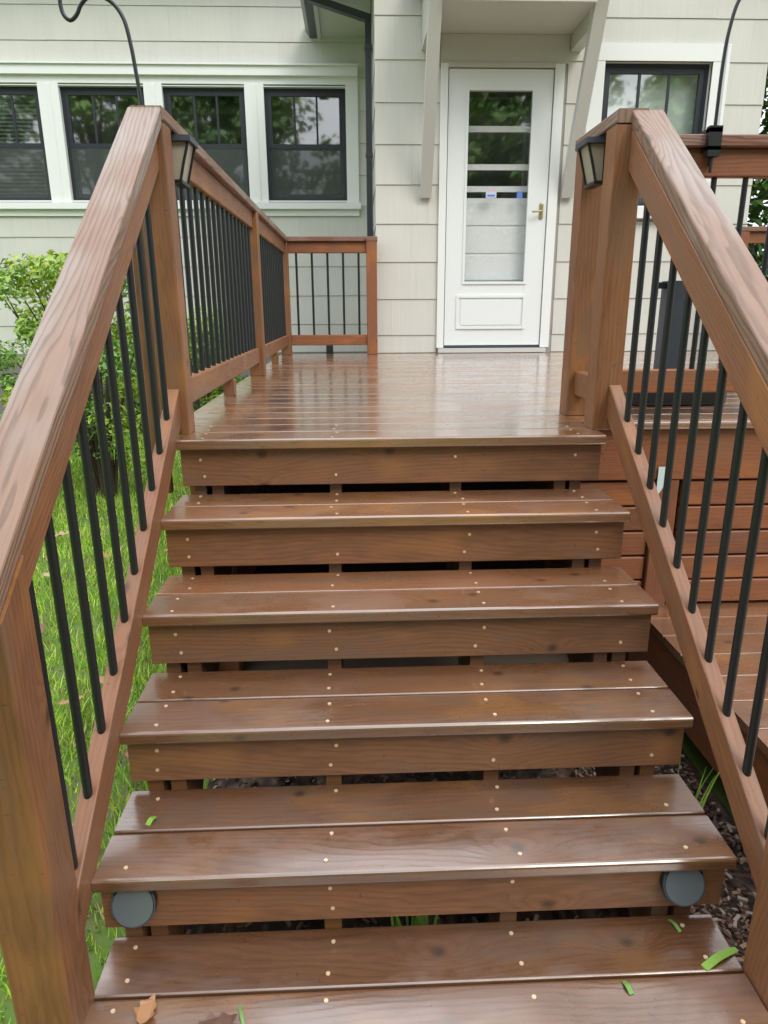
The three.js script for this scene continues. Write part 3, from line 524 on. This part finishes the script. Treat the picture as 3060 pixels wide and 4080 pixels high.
function shrub(seed, x, z, top, rad, nClump, cols, label, extra = []) {
  const g = rng(seed), y0 = groundY(x, z), t = thing('shrub', label, 'shrub');
  const stems = [], clumps = [...extra];
  for (let i = 0; i < 9; i++) { const a = g() * 6.28, q = rad * (0.3 + 0.7 * g()), h = (top - y0) * (0.6 + 0.38 * g()); const tip = [x + Math.cos(a) * q, y0 + h, z + Math.sin(a) * q]; stems.push(limb([[x + Math.cos(a) * 0.06, y0 - 0.03, z + Math.sin(a) * 0.06], [x + Math.cos(a) * q * 0.45, y0 + h * 0.5, z + Math.sin(a) * q * 0.45], tip], 0.016, 0.004)); clumps.push([...tip, 0.17]); }
  for (const [cx, cy, cz] of extra) stems.push(limb([[x, y0, z], [(x + cx) / 2, lerp(y0, cy, 0.65), (z + cz) / 2], [cx, cy, cz]], 0.014, 0.003));
  for (let i = 0; i < nClump; i++) { const a = g() * 6.28, v = g(), q = rad * Math.sqrt(g()) * (0.55 + 0.5 * Math.sin(Math.PI * Math.min(1, v * 0.9 + 0.1))); clumps.push([x + Math.cos(a) * q, y0 + 0.14 + (top - y0 - 0.2) * v, z + Math.sin(a) * q, 0.10 + 0.1 * g()]); }
  part(t, 'stems', mergeGeometries(stems), bark);
  part(t, 'foliage', foliage(g, clumps, 125, 0.05, cols, 0.75), shrubLeaf);
}
const yg = [[0.32, 0.48, 0.04], [0.44, 0.56, 0.045], [0.20, 0.38, 0.05], [0.15, 0.30, 0.055], [0.28, 0.46, 0.055]];
shrub(101, -2.02, -3.0, 0.92, 0.55, 34, yg, 'tall bright green shrub behind the stair balusters', [[-2.15, 0.66, -2.9, 0.16], [-2.36, 0.64, -2.95, 0.18], [-2.5, 0.62, -3.0, 0.18], [-2.28, 0.5, -3.0, 0.16], [-2.2, 0.38, -3.0, 0.13], [-2.62, 0.55, -3.0, 0.14]]);
shrub(102, -1.55, -4.3, 0.35, 0.45, 26, yg, 'small green shrub beside the deck support posts');
shrub(103, -3.15, -2.3, 0.18, 0.5, 34, [[0.30, 0.36, 0.02], [0.24, 0.34, 0.02], [0.16, 0.28, 0.02]], 'yellow green shrub at the edge of the lawn');
shrub(104, -3.0, -4.9, 0.15, 0.7, 40, yg.slice(2), 'dark green shrub against the house foundation');
shrub(105, -2.1, -4.9, 0.0, 0.6, 34, yg.slice(2), 'low dark shrub between the foundation and tall shrub');

function tree(seed, x, z, H, rad, cols, label, per = 60, n = 95, low = 0.28) {
  const g = rng(seed), t = thing('tree', label, 'tree', 'trees round the house'), y0 = groundY(x, z);
  const clumps = [], limbs = [limb([[x, y0 - 0.2, z], [x + 0.15, y0 + H * 0.35, z], [x - 0.1, y0 + H * 0.8, z + 0.1]], H * 0.022, H * 0.006)];
  for (let i = 0; i < n; i++) { const a = g() * 6.28, v = g(), q = rad * Math.sqrt(0.15 + 0.85 * g()) * Math.sin(Math.PI * (0.14 + 0.82 * v)), c = [x + Math.cos(a) * q, y0 + H * (low + (1 - low) * v), z + Math.sin(a) * q]; clumps.push([...c, H * (0.045 + 0.05 * g())]); if (i % 6 === 0) limbs.push(limb([[x, y0 + H * (low * 0.8 + 0.5 * v), z], [(x + c[0]) / 2, c[1] * 0.9, (z + c[2]) / 2], c], H * 0.008, H * 0.002)); }
  part(t, 'trunk', mergeGeometries(limbs), bark); part(t, 'crown', foliage(g, clumps, per, H * 0.030, cols, 0.8), treeLeaf);
}
const tg = [[0.14, 0.27, 0.06], [0.19, 0.34, 0.08], [0.11, 0.23, 0.07], [0.23, 0.37, 0.09]];
tree(201, 5.6, -6.6, 5.5, 1.9, tg, 'leafy green tree beyond the house corner', 110, 110, 0.05);
tree(202, 9.5, -9, 8, 2.6, tg, 'taller green tree farther beyond the house corner', 90, 90, 0.05);
tree(203, 6.6, -4.2, 4.2, 1.7, tg, 'bushy green tree beside the far deck guard', 90, 90, 0.03);
// trees across the yard that the windows mirror
for (const [i, x, z, H, r] of [[0, -9, 13, 11, 4.2], [1, -3.8, 15, 10, 3.8], [2, 1.6, 14, 8, 3.4], [3, 6.4, 16, 11, 4.2], [4, 11.5, 13, 10, 3.8], [5, -14.5, 11, 10, 3.8], [6, 16.5, 11, 11, 3.8], [7, -6.5, 19, 12, 4.2], [8, 4.2, 20, 11, 4.2]])
  tree(300 + i, x, z, H, r, tg, ['broad green tree across the yard mirrored in the windows', 'tall leafy tree across the yard facing the house'][i % 2], 85, 130, 0.10);

// lawn blades
{
  const g = rng(77), N = 95000, bl = new THREE.BufferGeometry();
  bl.setAttribute('position', new THREE.Float32BufferAttribute([-0.5, 0, 0, 0.5, 0, 0, -0.38, 0.5, 0.09, 0.38, 0.5, 0.09, 0, 1, 0.34], 3)); bl.setIndex([0, 1, 2, 1, 3, 2, 2, 3, 4]); bl.computeVertexNormals();
  const im = new THREE.InstancedMesh(bl, new THREE.MeshPhysicalMaterial({ color: 0xffffff, roughness: 0.45, side: THREE.DoubleSide }), N), d = new THREE.Object3D(), c = new THREE.Color();
  const pal = [[0.32, 0.56, 0.05], [0.42, 0.64, 0.065], [0.23, 0.46, 0.05], [0.50, 0.64, 0.11], [0.52, 0.45, 0.22]];
  let i = 0;
  while (i < N) {
    const zz = g() < 0.55 ? rr(-2.2, 2.0, g) : rr(-5.8, -2.2, g), x = rr(-4.2, -0.60, g);
    if (zz < -0.2 && x > -0.85) continue; if (zz > 1.05 && zz < 1.2 && x > -0.79) continue;
    if (zz < -1 && x < -3.9) continue;
    const tuft = pn(x * 5 + 40, zz * 5 + 40, 999, 999, 88); if (tuft < 0.22 && g() < 0.6) continue;
    const bare = x > -0.78 ? 0.6 : 1; if (g() > bare) continue;
    const h = rr(0.035, 0.085, g) * (0.7 + 0.6 * tuft); d.position.set(x, groundY(x, zz) - 0.004, zz); d.rotation.set(rr(-0.5, 0.5, g), g() * 6.28, rr(-0.5, 0.5, g)); d.scale.set(rr(0.004, 0.0075, g), h, h); d.updateMatrix(); im.setMatrixAt(i, d.matrix);
    const q = pal[g() < 0.05 ? 4 : Math.floor(g() * 4)], k = rr(0.75, 1.25, g); im.setColorAt(i, c.setRGB(q[0] * k, q[1] * k, q[2] * k)); i++;
  }
  im.name = 'grass'; im.userData = { kind: 'stuff', label: 'bright green mown lawn beside the stairs', category: 'grass' }; setup(im); scene.add(im);
}
// mulch bits and litter under and beside the stairs
{
  const g = rng(91), N = 9000, im = new THREE.InstancedMesh(new THREE.BoxGeometry(1, 0.22, 0.4), new THREE.MeshStandardMaterial({ color: 0xffffff, roughness: 0.8 }), N), d = new THREE.Object3D(), c = new THREE.Color();
  const pal = [[0.05, 0.03, 0.02], [0.10, 0.06, 0.04], [0.16, 0.10, 0.07], [0.20, 0.13, 0.09], [0.09, 0.045, 0.035], [0.28, 0.23, 0.19]];
  for (let i = 0; i < N; i++) { const edge = g() < 0.45, x = edge ? rr(0.58, 0.965, g) : rr(-0.62, 0.96, g), z = rr(-0.25, 1.7, g); d.position.set(x, -1.078 + 0.02 * g(), z); d.rotation.set(rr(-0.4, 0.4, g), g() * 6.28, rr(-0.4, 0.4, g)); const s = rr(0.006, 0.024, g); d.scale.set(s, s, s); d.updateMatrix(); im.setMatrixAt(i, d.matrix); const q = pal[Math.floor(Math.pow(g(), 1.3) * 6)]; im.setColorAt(i, c.setRGB(...q)); }
  im.name = 'mulch'; im.userData = { kind: 'stuff', label: 'brown wood chip mulch under the stairs', category: 'mulch' }; setup(im); scene.add(im);
}
// fallen leaves
function leafGeo(g, s) {
  const sh = new THREE.Shape(), n = 14, hw = t => s * 0.30 * Math.pow(Math.sin(Math.PI * Math.pow(t, 0.8)), 0.75) * (1 + 0.22 * Math.sin(t * 19 + 1)), bend = (g() - 0.5) * 0.3 * s, mid = t => bend * Math.sin(Math.PI * t);
  sh.moveTo(-s * 0.5, 0.002); for (let i = 1; i < n; i++) { const t = i / n; sh.lineTo((t - 0.5) * s, mid(t) + hw(t)); } sh.lineTo(s * 0.52, mid(1)); for (let i = n - 1; i > 0; i--) { const t = i / n; sh.lineTo((t - 0.5) * s, mid(t) - hw(t) * (0.85 + 0.2 * g())); } sh.lineTo(-s * 0.5, -0.002); sh.lineTo(-s * 0.72, -0.003); sh.lineTo(-s * 0.72, 0.0);
  const G = new THREE.ExtrudeGeometry(sh, { depth: s * 0.02, bevelEnabled: false }).rotateX(-Math.PI / 2), p = G.attributes.position; const b = 2 + 2 * g(); for (let i = 0; i < p.count; i++) p.setY(i, p.getY(i) + b * (p.getZ(i) * p.getZ(i)) / s * 0.6 + 1.2 * p.getX(i) * p.getX(i) / s * 0.5); G.computeVertexNormals(); return G;
}
{
  const g = rng(55), mats = [[0.36, 0.22, 0.10], [0.24, 0.12, 0.06], [0.42, 0.32, 0.20], [0.20, 0.11, 0.07]].map(c => new THREE.MeshStandardMaterial({ color: new THREE.Color().setRGB(...c), roughness: 0.6, side: THREE.DoubleSide }));
  const geos = [0.12, 0.09, 0.08, 0.10].map(s => leafGeo(g, s));
  for (let i = 0; i < 34; i++) {
    const x = rr(-2.6, -0.86, g), z = rr(-2.2, 0.9, g), mi = Math.floor(g() * 4), o = solo('fallen_leaf', geos[i % 4], mats[mi], ['tan brown fallen leaf lying in the lawn grass', 'dark russet fallen leaf lying in the lawn grass', 'pale beige fallen leaf lying in the lawn grass', 'dark wet brown fallen leaf lying in the lawn grass'][mi], 'leaf', ['tan leaves on the lawn', 'russet leaves on the lawn', 'pale leaves on the lawn', 'dark leaves on the lawn'][mi]);
    o.position.set(x, groundY(x, z) + 0.068, z); o.rotation.set(rr(-0.25, 0.25, g), g() * 6.28, rr(-0.25, 0.25, g));
  }
}
// bits of leaf on the treads
const green = [new THREE.MeshStandardMaterial({ color: new THREE.Color().setRGB(0.20, 0.36, 0.05), roughness: 0.45, side: THREE.DoubleSide }), new THREE.MeshStandardMaterial({ color: new THREE.Color().setRGB(0.13, 0.28, 0.06), roughness: 0.45, side: THREE.DoubleSide })];
function blade(x, y, z, len, w, turn, m, label, name = 'grass_clipping', cat = 'clipping') {
  const g = new THREE.BoxGeometry(len, 0.0016, w, 6, 1, 2), p = g.attributes.position; for (let i = 0; i < p.count; i++) { const t = p.getX(i) / len; p.setZ(i, p.getZ(i) * (1 - 0.55 * Math.max(0, t * 2 - 0.2) ** 2) + len * 0.06 * t * t); p.setY(i, p.getY(i) + 0.003 * Math.cos(t * 5) + 0.10 * Math.abs(p.getZ(i))); }
  g.computeVertexNormals(); const o = solo(name, g, m, label, cat); o.position.set(x, y + 0.0035, z); o.rotation.y = turn; return o;
}
const T5 = -5 * RISE, T4 = -4 * RISE;
const oakMat = new THREE.MeshStandardMaterial({ color: new THREE.Color().setRGB(0.34, 0.17, 0.075), roughness: 0.5, side: THREE.DoubleSide });
blade(0.634, T5, 1.068, 0.10, 0.017, 0.42, green[0], 'broad light green leaf strip on the lowest tread by the newel');
blade(-0.609, T4, 0.818, 0.03, 0.013, 1.2, green[0], 'small green leaf chip on the tread above the step lights');
blade(0.572, T5, 0.985, 0.035, 0.008, 1.9, green[1], 'thin green clipping on the lowest tread under the step light');
blade(0.412, T5, 1.125, 0.03, 0.010, 1.8, green[1], 'tiny dark green clipping on the lowest front tread board');
blade(-0.362, T5, 1.150, 0.05, 0.006, 1.9, green[1], 'narrow green grass blade beside a brown leaf on lowest tread');
{
  const g = rng(5), a = solo('dead_leaf', leafGeo(g, 0.06), oakMat, 'orange brown dead leaf on the lowest tread', 'leaf'); a.position.set(-0.546, T5 + 0.004, 1.135); a.rotation.y = 1.4;
  const b = solo('dead_leaf', leafGeo(g, 0.075), new THREE.MeshStandardMaterial({ color: new THREE.Color().setRGB(0.10, 0.045, 0.03), roughness: 0.4 }), 'dark wet brown leaf on the lowest tread beside a grass blade', 'leaf'); b.position.set(-0.405, T5 + 0.004, 1.168); b.rotation.y = 0.3;
}
function tuft(x, z, n, h, seed, label, y = -1.085) {
  const g = rng(seed), t = thing('grass_tuft', label, 'weed');
  for (let i = 0; i < n; i++) {
    const a = rr(-0.9, 0.9, g), len = h * rr(0.75, 1.15, g), w = rr(0.006, 0.010, g), G = new THREE.PlaneGeometry(w, len, 2, 7).translate(0, len / 2, 0), p = G.attributes.position;
    for (let k = 0; k < p.count; k++) { const q = p.getY(k) / len; p.setX(k, p.getX(k) * (1 - 0.92 * q * q) + a * len * 0.42 * q * q); p.setZ(k, Math.abs(p.getX(k)) * 0.2 + 0.12 * len * q * q * (g() * 0.02 + Math.sin(a * 7))); }
    G.computeVertexNormals(); const o = part(t, 'blade', G, green[i % 2]); o.position.set(x + rr(-0.05, 0.05, g), y, z + rr(-0.015, 0.015, g));
  }
}
tuft(0.0, 0.86, 12, 0.24, 31, 'bright green grass tuft growing under the second lowest riser');
tuft(0.70, 0.38, 7, 0.30, 32, 'green weed sprouting at the tread end beside platform');
tuft(0.78, 0.60, 5, 0.28, 33, 'green weed growing between handrail and low platform');
tuft(0.60, 0.88, 5, 0.20, 34, 'green weed under the step light at the platform side');
tuft(-0.66, 0.62, 7, 0.22, 35, 'green weed at the lawn side tread end');

renderer.render(scene, camera);
